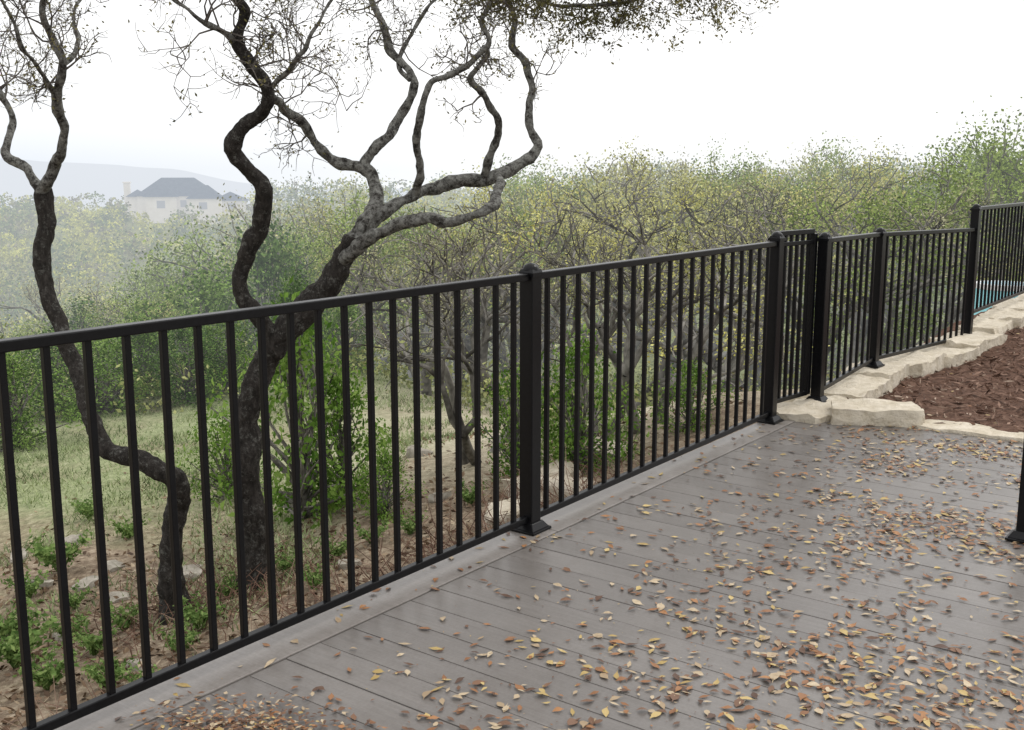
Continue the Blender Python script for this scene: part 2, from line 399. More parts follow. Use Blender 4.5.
rp = empty('metal_post', (2.114, 4.27, 0)); tag(rp, 'black square metal post cut off by the right edge, standing on the leaf strewn deck', 'post')
make_post(2.114, 4.27, .003, 1.12, ROTZ, rp, Vector((2.114, 4.27, 0)))
# ------------------------------------------------------------ stones
def stone_mesh(dx, dy, dz, seed, rough=.03, cuts=10, chips=6, cut=(.84, .95)):
    """rough hewn block: a cube with skewed faces, planes knocked off its corners and edges, and a pitted surface"""
    bm = bmesh.new(); bmesh.ops.create_cube(bm, size=1)
    bmesh.ops.subdivide_edges(bm, edges=bm.edges[:], cuts=cuts, use_grid_fill=True)
    r = random.Random(seed); sk = [r.uniform(-.12, .12) for _ in range(6)]
    pl = []
    for _ in range(chips):
        n = Vector((r.uniform(-1, 1), r.uniform(-1, 1), r.uniform(-.6, .8)))
        if r.random() < .5: n[r.randrange(3)] *= .15
        n.normalize(); ext = abs(n.x)*dx/2+abs(n.y)*dy/2+abs(n.z)*dz/2; pl.append((n, ext*r.uniform(*cut)))
    for v in bm.verts:
        c = v.co
        p = Vector((c.x*dx*(1+sk[0]*c.z+sk[1]*c.y), c.y*dy*(1+sk[2]*c.x+sk[3]*c.z), c.z*dz*(1+sk[4]*c.x*.25)))
        for n, e in pl:
            k = p.dot(n)-e
            if k > 0: p -= n*k
        q = p*5+Vector((seed*3.7, seed*1.3, seed))
        p += noise.noise_vector(q)*rough + noise.noise_vector(q*3)*rough*.8 + noise.noise_vector(q*8)*rough*.5
        v.co = p
    me = bpy.data.meshes.new('stone'); bm.to_mesh(me); bm.free()
    me.polygons.foreach_set('use_smooth', [True]*len(me.polygons))
    try: me.set_sharp_from_angle(angle=R(38))
    except Exception: pass
    return me
wallpts = [Vector((POST[i][0], POST[i][1], 0)) for i in range(2, 7)]
def along(d):
    for a, b in zip(wallpts, wallpts[1:]):
        L = (b-a).length
        if d <= L: return a+(b-a)*(d/L), (b-a).normalized()
        d -= L
    return b+(b-a).normalized()*d, (b-a).normalized()
cum = [0]
for a, b in zip(wallpts, wallpts[1:]): cum.append(cum[-1]+(b-a).length)
rnd = random.Random(5); dd = .14; k = 0
LB = []
while dd < 6.2:
    L = rnd.uniform(.46, .74); p, u = along(dd+L/2)
    top = float(np.interp(dd+L/2, [0, cum[1], cum[2], cum[3]-.7, cum[3]+.7, 7], [.02, .05, .110, .105, .21, .27]))+rnd.uniform(-.004, .004)
    n_ = Vector((-u.y, u.x, 0)); wd = rnd.uniform(.34, .39); hz = .42
    o = link('stone_block', stone_mesh(L+.05, wd, hz, k+1, .018), M['lime'])
    o.location = p-n_*(.05+rnd.uniform(-.02, .02))+Vector((0, 0, top-hz/2)); o.rotation_euler = (rnd.uniform(-.02, .02), -.03+rnd.uniform(-.02, .02), math.atan2(u.y, u.x)+rnd.uniform(-.04, .04))
    LB.append(o); dd += L; k += 1
for i, o in enumerate(LB): tag(o, 'cream limestone block in the low wall under the fence, %s from the deck' % ORD[i], 'stone', 'limestone blocks of the low wall under the fence')
o = link('stone_slab', stone_mesh(.54, .28, .13, 31, .013, chips=6, cut=(.84, .95)), M['lime']); o.location = (2.19, 6.42, .036); o.rotation_euler = (0, 0, R(-10))
tag(o, 'loose flat limestone slab lying at the far end of the deck beside the mulch', 'stone')
for i, (t, L) in enumerate(((-1.12, 1.05), (-2.22, 1.12))):
    o = link('curb_stone', stone_mesh(.22, L, .14, 40+i, .010, chips=3, cut=(.93, .98), cuts=14), M['lime']); o.location = ST(2.97, t, -.050); o.rotation_euler = (0, 0, ROTZ+rnd.uniform(-.02, .02))
    tag(o, 'long flat limestone edging stone between deck and mulch, %s from the fence' % ORD[i], 'stone', 'edging stones between deck and mulch')
# mulch bed
def bedz(s, t): return .005+.13*sstep(4.6, 7.2, s)+.012*max(0, -t)
def bedn(s, t): return .028*noise.noise(Vector((s*3, t*3, 0)))+.018*noise.noise(Vector((s*11, t*11, 3)))
V = []; Fc = []; ns_, nt_ = 120, 90
for i in range(ns_):
    for j in range(nt_):
        s = 2.88+11*(i/(ns_-1))**1.5; t = .08-8*(j/(nt_-1))**1.3
        z = bedz(s, t)+bedn(s, t)
        if s < 2.95: z -= .05
        if i in (0, ns_-1) or j == nt_-1: z = -.4
        V.append(ST(s, t, z))
for i in range(ns_-1):
    for j in range(nt_-1): q = i*nt_+j; Fc.append((q, q+1, q+1+nt_, q+nt_))
me = bpy.data.meshes.new('mulch_bed'); me.from_pydata([tuple(v) for v in V], [], [f[::-1] for f in Fc]); me.polygons.foreach_set('use_smooth', [True]*len(Fc)); struct(link('mulch_bed', me, M['mulch']))
C = []
for _ in range(11000):
    s = random.uniform(3.0, 8.5); t = -random.uniform(.20, 4.5)
    C.append(ST(s, t, bedz(s, t)+bedn(s, t)+random.uniform(.002, .018)))
Vq, Q = leafquads(C, RNG.uniform(.025, .10, len(C)), RNG.uniform(.006, .018, len(C)), flat=1.0)
tag(link('mulch_shreds', quadmesh('mulch_shreds', Vq, Q, [M['chips']]), None), 'reddish brown shredded bark mulch beside the stone wall', 'mulch', kind='stuff')
# ------------------------------------------------------------ swimming pool glimpsed behind the fence
pc = at(1004, 297, 12.5); pz = pc.z
pool = empty('swimming_pool', (pc.x, pc.y, pz)); tag(pool, 'bright blue pool with a white rim glimpsed through the fence at the far right', 'pool')
mb = MB(); mb.tube([Vector((0, 0, -1.2)), Vector((0, 0, .10))], [.32, .32], 28); 
mb.build('pool_wall', simple('blue_pool_wall', [(.3, (.35, .78, .88)), (.7, (.42, .82, .90))], 3, .5), pool)
mb = MB(); mb.tube([Vector((0, 0, .101)), Vector((0, 0, .106))], [.26, .26], 28)
mb.build('water', simple('pool_water', [(.3, (.25, .70, .86)), (.7, (.32, .78, .90))], 2, .12, .5), pool)
mb = MB()
for q in range(28):
    a0 = 2*math.pi*q/28; a1 = 2*math.pi*(q+1)/28
    mb.bar(Vector((.30*math.cos(a0), .30*math.sin(a0), .13)), Vector((.30*math.cos(a1), .30*math.sin(a1), .13)), .06, .06)
mb.build('rim', simple('white_rim', [(.3, (.75, .75, .75)), (.7, (.85, .85, .85))], 3, .5), pool)
# ------------------------------------------------------------ fallen leaves on the deck
def leaf_template(seed):
    r = random.Random(seed); n = 7; V = []; Fc = []
    curl = r.uniform(-.9, .9); fold = r.uniform(.05, .6); bend = r.uniform(-.45, .45)
    prof = [.025, .05, .30, .44, .42, .27, .03] if seed % 2 else [.025, .12, .36, .44, .36, .18, .02]
    wk = r.uniform(.36, .58)
    for i in range(n):
        x = i/(n-1)-.5; w = prof[i]*wk*r.uniform(.88, 1.12); zc = curl*(x*x-.25)*.9+r.uniform(-.02, .02); yc = bend*(x*x)
        V += [(x, yc-w, zc+fold*w), (x, yc, zc), (x, yc+w, zc+fold*w*r.uniform(.3, 1.2))]
    for i in range(n-1):
        a = i*3; Fc += [(a, a+3, a+4, a+1), (a+1, a+4, a+5, a+2)]
    V = np.array(V); V[:, 2] -= V[:, 2].min(); return V, np.array(Fc)
TPL = [leaf_template(i) for i in range(16)]; NT = len(TPL)
def deck_density(s, t, px, py):
    side = sstep(.10, 1.2, -t)
    n = noise.noise(Vector((s*1.1, t*1.1, 0)))+.9*noise.noise(Vector((s*2.9, t*2.9, 7)))+.6*noise.noise(Vector((s*7, t*7, 3)))
    v = .07+.60*side*max(.05, .45+1.3*n)
    if px < 430: v *= .6
    if py < 540: v *= 1.3
    return v
def leaflen(): return min(.06, max(.015, rr.gauss(.037, .011)))
leaves = []; rr = random.Random(21)
while len(leaves) < 3300:
    s = rr.uniform(-2.6, 2.9); t = rr.uniform(-3.4, .05); p = ST(s, t); px, py = proj(p)
    if not (-30 < px < 1060 and 415 < py < 760): continue
    if rr.random() < deck_density(s, t, px, py): leaves.append((p, px, py))
drift = []
while len(drift) < 1000:   # litter drift at the left end of the boards
    px = rr.gauss(240, 55); py = rr.gauss(730, 15)
    if py > 775 or py < 695: continue
    r_ = ray(px, py); p = CAM+r_*(-1.5/r_.z); s, t = toST(p.x, p.y)
    if t < -.05: drift.append(p)
names = ['yellow', 'orange brown', 'dark brown', 'pale tan']; wts = [.16, .31, .27, .26]
inside = [l for l in leaves if 0 <= l[1] < 1024 and l[2] < 728]
inside.sort(key=lambda l: l[0].length)
chosen = inside[:300]; cs = set(id(l) for l in chosen)
lm = {}
def zone(px, py):
    h = 'bottom' if py > 640 else 'middle'
    return h+(' right' if px > 800 else ' centre' if px > 480 else ' left')
for l in chosen:
    c = rr.choices(names, wts)[0]; q = rr.randrange(NT)
    if (c, q) not in lm: lm[(c, q)] = quadmesh('fallen_leaf', TPL[q][0], TPL[q][1], [M[c]])
    o = link('fallen_leaf', lm[(c, q)], None); L = leaflen()
    o.location = l[0]+Vector((0, 0, .005)); o.scale = (L, L*rr.uniform(.8, 1.15), L*rr.uniform(.2, .65)); o.rotation_euler = (rr.uniform(-.22, .22), rr.uniform(-.15, .15), rr.uniform(0, 6.28))
    tag(o, '%s fallen oak leaf on the deck boards, %s of the photo' % (c, zone(l[1], l[2])), 'leaf', 'fallen leaves lying singly on the near deck')
VV = []; QQ = []; mi = []; nv = 0
def addleaf(p, L, ww=wts):
    global nv
    q = rr.randrange(NT); T, Fq = TPL[q]
    m = (Matrix.Translation(p) @ Euler((rr.uniform(-.22, .22), rr.uniform(-.15, .15), rr.uniform(0, 6.28))).to_matrix().to_4x4())
    A = np.array(m); P = (T*np.array([L, L*rr.uniform(.8, 1.15), L*rr.uniform(.2, .65)])) @ A[:3, :3].T+A[:3, 3]
    VV.append(P); QQ.append(Fq+nv); nv += len(P); mi.extend([rr.choices(range(4), ww)[0]]*len(Fq))
for l in leaves:
    if id(l) not in cs: addleaf(l[0]+Vector((0, 0, .005)), leaflen())
for p in drift: addleaf(p+Vector((0, 0, rr.uniform(.003, .014))), rr.uniform(.010, .030), [.08, .25, .45, .22])
for _ in range(1100):   # crumbs between the leaves
    l = rr.choice(leaves); addleaf(l[0]+Vector((rr.gauss(0, .09), rr.gauss(0, .09), .004)), rr.uniform(.006, .015), [.1, .3, .4, .2])
for _ in range(220):
    s = rr.uniform(3.05, 6.5); t = -rr.uniform(.35, 3.2); addleaf(ST(s, t, bedz(s, t)+.03), rr.uniform(.025, .045))
tag(link('fallen_leaves', quadmesh('fallen_leaves', np.concatenate(VV), np.concatenate(QQ), [M[c] for c in names], mi), None),
    'drift of small fallen oak leaves scattered over the rest of the deck', 'leaves', kind='stuff')
# ------------------------------------------------------------ foreground oaks
def limb(name, pts, Y, parent, mat, off, n=12, knots=.13, wk=.92, kink=.018, knob=.28):
    P = []
    for q in pts:
        px, py, w = q[:3]; dy = q[3] if len(q) > 3 else 0
        p = at(px, py, Y+dy); P.append((p.x, p.y, p.z, w*wk/2/F*(Y+dy)))
    S = catmull(P, 9); pts3 = []; rad = []
    for i, (x, y, z, r) in enumerate(S):
        v = Vector((x, y, z)); nz = noise.noise(v*5)+.7*noise.noise(v*13); e = min(1, i/6)
        pts3.append(v+noise.noise_vector(v*4)*r*.4*e+noise.noise_vector(v*8)*kink*e); rad.append(max(.003, r*(1+knots*2*nz)))
    mb = MB(); mb.tube([p-off for p in pts3], rad, n, knob=knob); o = mb.build(name, mat, parent, smooth=True)
    return pts3, rad, o
TW = random.Random(99)
def twig(mb, p, d, L, r, lev, tips, gn=.45, up=.1):
    pts = [p.copy()]; rad = [r]; n = 4; dd = d.normalized()
    for i in range(n):
        dd = (dd+Vector((TW.gauss(0, gn), TW.gauss(0, gn), TW.gauss(up, gn)))*.8).normalized()
        p = p+dd*(L/n); pts.append(p.copy()); rad.append(max(.0009, r*(1-.6*(i+1)/n)))
        if lev > 0 and i >= 1:
            for _ in range(1 if TW.random() < .6 else 2):
                k = (dd+Vector((TW.gauss(0, .8), TW.gauss(0, .8), TW.gauss(0, .8)))).normalized()
                twig(mb, p, k, L*TW.uniform(.5, .75), r*.6, lev-1, tips, gn, up)
        if lev == 0: tips.append(p.copy())
    mb.tube(pts, rad, 4 if r > .004 else 3, cap=False)
def grow_twigs(tips, lm_, cnt, L, lev, off, lo=.2, outb=Vector((0, 0, .3))):
    pts, rad, lo_obj = lm_; mb = MB(); n = len(pts)
    for _ in range(cnt):
        i = int(n*(lo+(1-lo)*TW.random())) ; i = min(n-1, i)
        d = Vector((TW.gauss(0, 1), TW.gauss(0, .8), TW.gauss(0, 1)))+outb
        twig(mb, pts[i], d, L*TW.uniform(.6, 1.3), min(.0065, rad[i]*.4), lev, tips)
    mb.v = [v-off for v in mb.v]; mb.build('twigs', M['twig'], lo_obj)
def leaf_obj(name, tips, per, sig, L, Wd, mat, parent, off, keep=1.0):
    C = np.array([tuple(t-off) for t in tips]); C = np.repeat(C, per, axis=0)
    if keep < 1: C = C[RNG.random(len(C)) < keep]
    C = C+RNG.normal(scale=sig, size=C.shape)
    V, Q = leafquads(C, L, Wd); return link(name, quadmesh(name, V, Q, [mat]), None, parent)
# left oak
b = hit(178, 618); YA = b.y; offA = b.copy(); tA = empty('oak_tree', b); tag(tA, 'slender crooked oak at the left, its trunk slanting to one elbow near the ground', 'tree')
limb('trunk', [(179, 690, 62), (178, 650, 50), (177, 622, 39), (175, 600, 30), (171, 570, 24), (171, 536, 22), (176, 508, 21), (180, 490, 22, -.04), (168, 474, 21, -.08), (136, 459, 19, -.08), (104, 446, 18, -.05), (92, 420, 17, 0), (84, 388, 16, .08), (73, 356, 16, .15), (60, 322, 16, .2), (46, 288, 16, .25), (43, 252, 16, .28), (48, 222, 16, .3), (42, 185, 15, .3)], YA, tA, M['bark'], offA, 18, knots=.06, wk=1.0, kink=.008, knob=.2)
tips = []; BL = M['bark_lichen']
l1 = limb('limb', [(44, 195, 12, .3), (26, 170, 10, .35), (6, 152, 9, .4), (12, 122, 8, .5), (0, 92, 7, .5), (-12, 60, 6, .5), (-5, 20, 5, .5)], YA, tA, BL, offA)
l2 = limb('limb', [(41, 192, 13, .3), (56, 165, 11, .2), (64, 135, 10, .1), (57, 102, 10, 0), (64, 68, 9, -.1), (52, 38, 8, -.1), (44, 8, 7, -.2), (56, -40, 5, -.2)], YA, tA, BL, offA)
l3 = limb('limb', [(58, 98, 6, 0), (40, 70, 5, -.2), (22, 48, 5, -.4), (12, 18, 4, -.5), (-6, -14, 3, -.6)], YA, tA, BL, offA, 8)
l4 = limb('limb', [(64, 66, 6, -.1), (78, 40, 5, .1), (74, 15, 4, .2), (90, -20, 3, .3)], YA, tA, BL, offA, 8)
for l, c, lo in ((l1, 6, .45), (l2, 10, .5), (l3, 13, .3), (l4, 7, .3)): grow_twigs(tips, l, c, .28, 2, offA, lo)
leaf_obj('crown', tips, 1, .02, .022, .009, M['leaf_fore'], tA, offA, .5)
# centre oak
b = hit(252, 588); YB = b.y; offB = b.copy(); tB = empty('oak_tree', b); tag(tB, 'large twisting oak behind the first fence panel with lichen grey limbs fanning out', 'tree')
limb('trunk', [(252, 660, 92), (252, 618, 66), (253, 592, 48), (256, 565, 35), (256, 545, 31), (253, 510, 29), (248, 460, 28), (247, 420, 28), (254, 385, 29), (274, 347, 30), (302, 316, 29), (326, 290, 26), (342, 262, 24), (354, 236, 20)], YB, tB, M['bark'], offB, 20, knots=.07, kink=.012, knob=.2)
Ls = {}
Ls[1] = limb('limb', [(276, 348, 22, 0), (268, 326, 20, -.05), (244, 298, 19, -.1), (238, 276, 19, -.1), (250, 250, 18, -.1), (262, 218, 18, -.15), (262, 188, 18, -.2), (243, 166, 18, -.25), (232, 148, 18, -.3), (243, 126, 17, -.3), (262, 112, 16, -.3), (268, 92, 15, -.35), (254, 70, 13, -.4), (238, 42, 12, -.4), (244, 12, 11, -.4), (226, -10, 10, -.4), (190, -25, 8, -.3)], YB, tB, M['bark'], offB, 14, knob=.22)
Ls[2] = limb('limb', [(350, 242, 18, 0), (370, 214, 15, .1), (377, 190, 14, .2), (362, 168, 13, .25), (336, 162, 12, .25), (318, 146, 10, .25), (304, 126, 10, .2), (284, 108, 9, .1), (270, 94, 8, -.1), (262, 80, 7, -.3)], YB, tB, BL, offB)
Ls[3] = limb('limb', [(360, 169, 11, .25), (378, 146, 10, .3), (398, 120, 9, .4), (413, 90, 9, .4), (408, 68, 8, .45), (390, 48, 8, .5), (382, 22, 7, .5), (368, -8, 6, .5), (360, -40, 5, .5)], YB, tB, BL, offB)
Ls[4] = limb('limb', [(346, 250, 19, 0), (368, 224, 17, .1), (398, 202, 15, .2), (428, 190, 14, .3), (460, 184, 13, .35), (495, 176, 13, .4), (520, 163, 12, .45), (537, 147, 11, .5), (529, 122, 9, .55), (533, 92, 8, .6), (526, 66, 8, .6), (512, 48, 7, .6), (516, 22, 6, .55), (506, -6, 5, .5), (516, -40, 4, .5)], YB, tB, BL, offB, 14)
Ls[5] = limb('limb', [(340, 262, 16, 0), (366, 242, 14, -.15), (396, 224, 13, -.25), (424, 219, 13, -.3), (450, 223, 12, -.35), (478, 213, 12, -.4), (494, 200, 11, -.3), (501, 186, 9, 0), (497, 176, 8, .3)], YB, tB, BL, offB, 14)
Ls[6] = limb('limb', [(414, 196, 10, .25), (421, 170, 9, .1), (416, 140, 8, 0), (422, 108, 8, -.1), (432, 80, 7, -.1), (456, 72, 7, -.1), (474, 58, 6, -.1), (490, 42, 6, -.1), (482, 18, 5, -.1), (502, -12, 4, -.1)], YB, tB, BL, offB)
Ls[7] = limb('limb', [(484, 178, 10, .38), (490, 154, 8, .3), (498, 124, 8, .2), (486, 100, 7, .1), (470, 80, 6, 0), (488, 56, 5, 0), (484, 46, 4, -.05)], YB, tB, BL, offB)
Ls[8] = limb('limb', [(440, -60, 6, -.6), (480, -30, 5, -.6), (520, -6, 5, -.6), (570, 6, 4, -.6), (620, 2, 4, -.6), (675, -8, 3, -.6), (725, -16, 3, -.6)], YB, tB, BL, offB)
Ls[9] = limb('limb', [(238, 44, 7, -.4), (215, 28, 6, -.5), (196, 18, 5, -.6), (172, -4, 4, -.6)], YB, tB, BL, offB, 8)
Ls[10] = limb('limb', [(268, 92, 7, -.35), (286, 72, 6, -.4), (304, 50, 5, -.5), (318, 24, 4, -.5), (338, -6, 3, -.5)], YB, tB, BL, offB, 8)
Ls[11] = limb('limb', [(410, 80, 6, .4), (398, 60, 5, .5), (420, 20, 4, .6), (440, -5, 3, .6)], YB, tB, BL, offB, 8)
tips = []; otips = []
for k, c, L, lev, lo in ((1, 11, .28, 2, .70), (2, 7, .24, 2, .6), (3, 7, .24, 2, .5), (4, 9, .22, 2, .65), (6, 10, .22, 2, .55), (7, 5, .2, 2, .5), (9, 10, .32, 2, .2), (10, 10, .30, 2, .1), (11, 9, .26, 2, .3)):
    grow_twigs(tips, Ls[k], c, L, lev, offB, lo)
grow_twigs(otips, Ls[8], 72, .17, 2, offB, .12, Vector((.2, 0, -.12)))
leaf_obj('crown', tips, 1, .02, .022, .009, M['leaf_fore'], tB, offB, .55)
leaf_obj('crown', otips, 2, .018, .021, .0095, M['leaf_fore'], tB, offB, .8)
# ------------------------------------------------------------ trees beyond (prototypes of height 1)
def oak_proto(seed, leafmat, per, lsize, levs=5, spread=.75, sig=.028):
    r = random.Random(seed); mb = MB(); tips = []
    def grow(p, d, L, rad, lev):
        pts = [p.copy()]; rs = [rad]; dd = d.normalized()
        for i in range(3):
            dd = (dd+Vector((r.gauss(0, .28), r.gauss(0, .28), r.gauss(.06, .2)))).normalized(); p = p+dd*(L/3); pts.append(p.copy()); rs.append(rad*(1-.12*(i+1)))
        mb.tube(pts, rs, 6 if lev > 3 else 4 if lev > 1 else 3, cap=False)
        if lev == 0: tips.extend([pts[2], pts[3]]); return
        if lev <= 2: tips.append(p.copy())
        for _ in range(r.choice((2, 2, 3))):
            k = (dd+Vector((r.gauss(0, spread), r.gauss(0, spread), r.gauss(.1, .4)))).normalized()
            grow(p, k, L*r.uniform(.62, .86), rad*.62, lev-1)
    for _ in range(r.choice((2, 3))):
        grow(Vector((r.gauss(0, .02), r.gauss(0, .02), -.06)), Vector((r.gauss(0, .35), r.gauss(0, .35), 1)), .30, .026, levs)
    hmax = max(t.z for t in tips); sc = 1/hmax
    mb.v = [v*sc for v in mb.v]; tips = [t*sc for t in tips]
    root = empty('oak_tree', (0, 0, 0)); mb.build('trunk', M['bark_far'], root, smooth=True)
    leaf_obj('crown', tips, per, sig, lsize, lsize*.6, leafmat, root, Vector((0, 0, 0))); return root
def clump_proto(name, seed, mat, nclump, per, lsize, wx=.45, lo=.08, stem=True, sig=.055, leafw=.5):
    r = random.Random(seed); root = empty(name, (0, 0, 0)); cs_ = []; mb = MB()
    for _ in range(nclump):
        z = lo+(1-lo)*r.random()**1.1
        prof = math.sin(math.pi*min(1, (z-lo)/(1-lo)*.82+.18))**.7
        a = r.uniform(0, 6.28); q = wx*prof*r.uniform(.35, 1.05)*(1+.35*math.sin(a*2+seed)+.2*math.sin(a*3+seed*2))
        p = Vector((q*math.cos(a), q*math.sin(a), z*r.uniform(.85, 1.05))); cs_.append(p)
        if stem and r.random() < .5:
            b0 = Vector((r.gauss(0, .02), r.gauss(0, .02), max(0, z*.3))); m_ = (b0+p)/2+Vector((r.gauss(0, .04), r.gauss(0, .04), .02)); mb.tube([b0, m_, p], [.014, .008, .003], 4, cap=False)
    mb.tube([Vector((0, 0, -.08)), Vector((.02, 0, .25)), Vector((-.01, .02, .6))], [.032, .025, .01], 7)
    mb.build('trunk' if name.endswith('tree') else 'stems', M['bark_far'], root, smooth=True)
    leaf_obj('crown' if name.endswith('tree') else 'foliage', cs_, per, sig, lsize, lsize*leafw, mat, root, Vector((0, 0, 0))); return root
PRO = {'airy': [oak_proto(s, mt, 9, .0120, sig=.024) for s, mt in ((3, M['oak']), (8, M['oak_grey']), (14, M['oak_yellow']))],
       'oak': [oak_proto(s, mt, 19, .0125, sig=.034) for s, mt in ((3, M['oak']), (23, M['oak_yellow']), (14, M['oak_grey']), (61, M['oak']))],
       'green_oak': [oak_proto(s, M['oak_green'], 30, .0135, sig=.036) for s in (31, 37, 44)],
       'bare': [oak_proto(s, M['oak_grey'], 4, .011) for s in (52, 58)],
       'juniper': [clump_proto('juniper_tree', s, mt, 110, 64, .030, .46, lo=.03) for s, mt in ((1, M['juniper']), (2, M['juniper_dark']), (3, M['juniper']))],
       'dark_juniper': [clump_proto('juniper_tree', s, M['juniper_dark'], 120, 64, .028, .44, lo=.03) for s in (11, 12)],
       'shrub': [clump_proto('shrub', s, M['shrub'], 80, 36, .042, .42, .04, True, .06) for s in (5, 6, 7)]}
used = set(); TR = random.Random(4); turn = {}
def ztop(py, Y): return at(512, py, Y).z
def place(kind, px, Y, toppy=None, h=None, wide=1.0, base=None):
    i = turn.get(kind, 0) % len(PRO[kind]); turn[kind] = turn.get(kind, 0)+1; pr = PRO[kind][i]
    X = at(px, 300, Y).x if base is None else base.x; Y = Y if base is None else base.y
    z = gz(X, Y) if base is None else base.z
    if h is None: h = max(1.1, ztop(toppy, Y)-z)
    sc = (h*wide, h*wide, h); rz = TR.uniform(0, 6.28)
    if (kind, i) not in used:
        used.add((kind, i)); pr.location = (X, Y, z-.03); pr.rotation_euler = (0, 0, rz); pr.scale = sc; return pr
    return dup(pr, (X, Y, z-.03), rz, sc)
def row(items, label, cat, group):
    items = sorted(items, key=lambda q: q[1])
    for n, it in enumerate(items):
        o = place(*it); tag(o, label % ORD[n], cat, group)
row([('bare', 474, 0, 205, None, .8, hit(474, 462)), ('bare', 600, 0, 200, None, .9, hit(600, 438)), ('airy', 655, 0, 190, None, .9, hit(652, 425))],
    'slim bare grey oak standing close behind the railing, %s from the left', 'tree', 'slim bare oaks close behind the railing')
row([('airy', 430, 14, 225, None, 1.1), ('bare', 555, 14.5, 185, None, 1.2), ('airy', 640, 14.5, 172, None, 1.2), ('bare', 715, 14, 185, None, 1.2), ('airy', 770, 16, 168, None, 1.15), ('airy', 850, 15, 180, None, 1.1), ('green_oak', 925, 16, 182, None, 1.0), ('green_oak', 1010, 16, 136, None, 1.0)],
    'small thinly leafed oak in the row nearest the fence, %s from the left', 'tree', 'oaks in the row nearest the fence')
row([('oak', 400, 22, 205, None, 1), ('green_oak', 455, 21, 198, None, 1), ('oak', 520, 23, 172, None, 1), ('oak', 600, 24, 164, None, 1), ('oak', 680, 23, 155, None, 1), ('green_oak', 750, 25, 166, None, .9), ('oak', 815, 23, 158, None, 1), ('oak', 885, 25, 150, None, 1), ('green_oak', 955, 23, 138, None, 1), ('green_oak', 1040, 24, 126, None, 1)],
    'pale leafing oak standing behind the nearest row of oaks, %s from the left', 'tree', 'oaks in the second row beyond the fence')
row([('oak', 360, 36, 196, None, .9), ('oak', 455, 37, 180, None, .9), ('green_oak', 540, 38, 166, None, .9), ('oak', 600, 36, 160, None, .9), ('oak', 660, 40, 149, None, .9), ('oak', 715, 37, 158, None, .9), ('green_oak', 775, 39, 150, None, .9), ('oak', 830, 36, 146, None, .9), ('green_oak', 905, 38, 148, None, .9), ('green_oak', 985, 37, 128, None, 1.0)],
    'hazy rounded oak further back up to the skyline, %s from the left', 'tree', 'hazy oaks along the skyline')
row([('juniper', 2, 11.5, 378, None, 1.2), ('juniper', 48, 14, 362, None, 1.4), ('juniper', 98, 13.5, 350, None, 1.3), ('juniper', 140, 15, 334, None, 1.3), ('juniper', 185, 14, 342, None, 1.2), ('juniper', 222, 14.5, 312, None, 1.1), ('dark_juniper', 296, 14, 275, None, .8), ('juniper', 345, 16, 315, None, 1.2)],
    'bushy green juniper at the far edge of the grass, %s from the left', 'tree', 'junipers at the far edge of the grass')
row([('juniper', -10, 20, 335, None, 1.2), ('green_oak', 40, 22, 318, None, 1.3), ('dark_juniper', 82, 24, 308, None, 1.2), ('oak', 130, 23, 296, None, 1.2), ('green_oak', 170, 25, 286, None, 1.2), ('juniper', 215, 22, 260, None, 1.1), ('dark_juniper', 272, 24, 234, None, .9), ('green_oak', 318, 25, 230, None, 1)],
    'green tree on the slope falling to the valley, %s from the left', 'tree', 'green trees on the slope falling to the valley')
row([('oak', -5, 42, 306, None, 1), ('green_oak', 45, 44, 288, None, 1), ('oak', 92, 46, 274, None, 1), ('oak', 135, 45, 266, None, 1), ('green_oak', 190, 44, 250, None, 1), ('oak', 245, 48, 226, None, 1), ('green_oak', 300, 46, 210, None, 1), ('oak', 350, 50, 203, None, 1)],
    'hazy tree lower in the valley on the left, %s from the left', 'tree', 'hazy trees lower in the valley')
for (px, py, h, w, lab) in ((304, 520, 1.50, .75, 'tall bright green shrub beside the trunk of the large twisting oak'), (228, 500, .75, .9, 'low green shrub left of the trunk of the large twisting oak'), (345, 502, .95, .9, 'leafy green shrub right of the tall shrub behind the first fence panel'), (385, 515, .45, 1.1, 'low green shrub behind the middle of the first fence panel'),
        (518, 478, .80, .8, 'yellow green shrub right behind the second fence post'), (578, 468, .90, .9, 'leafy shrub just right of the second fence post, beyond the railing'),
        (690, 430, .50, 1.1, 'small yellow green shrub behind the middle of the second fence panel')):
    o = place('shrub', px, 0, None, h, w, hit(px, py)); tag(o, lab, 'shrub')
for (kind, i) in [(k_, j_) for k_ in PRO for j_ in range(len(PRO[k_]))]:   # drop any pattern tree that found no place
    if (kind, i) not in used:
        for ch in list(PRO[kind][i].children): bpy.data.objects.remove(ch)
        bpy.data.objects.remove(PRO[kind][i])
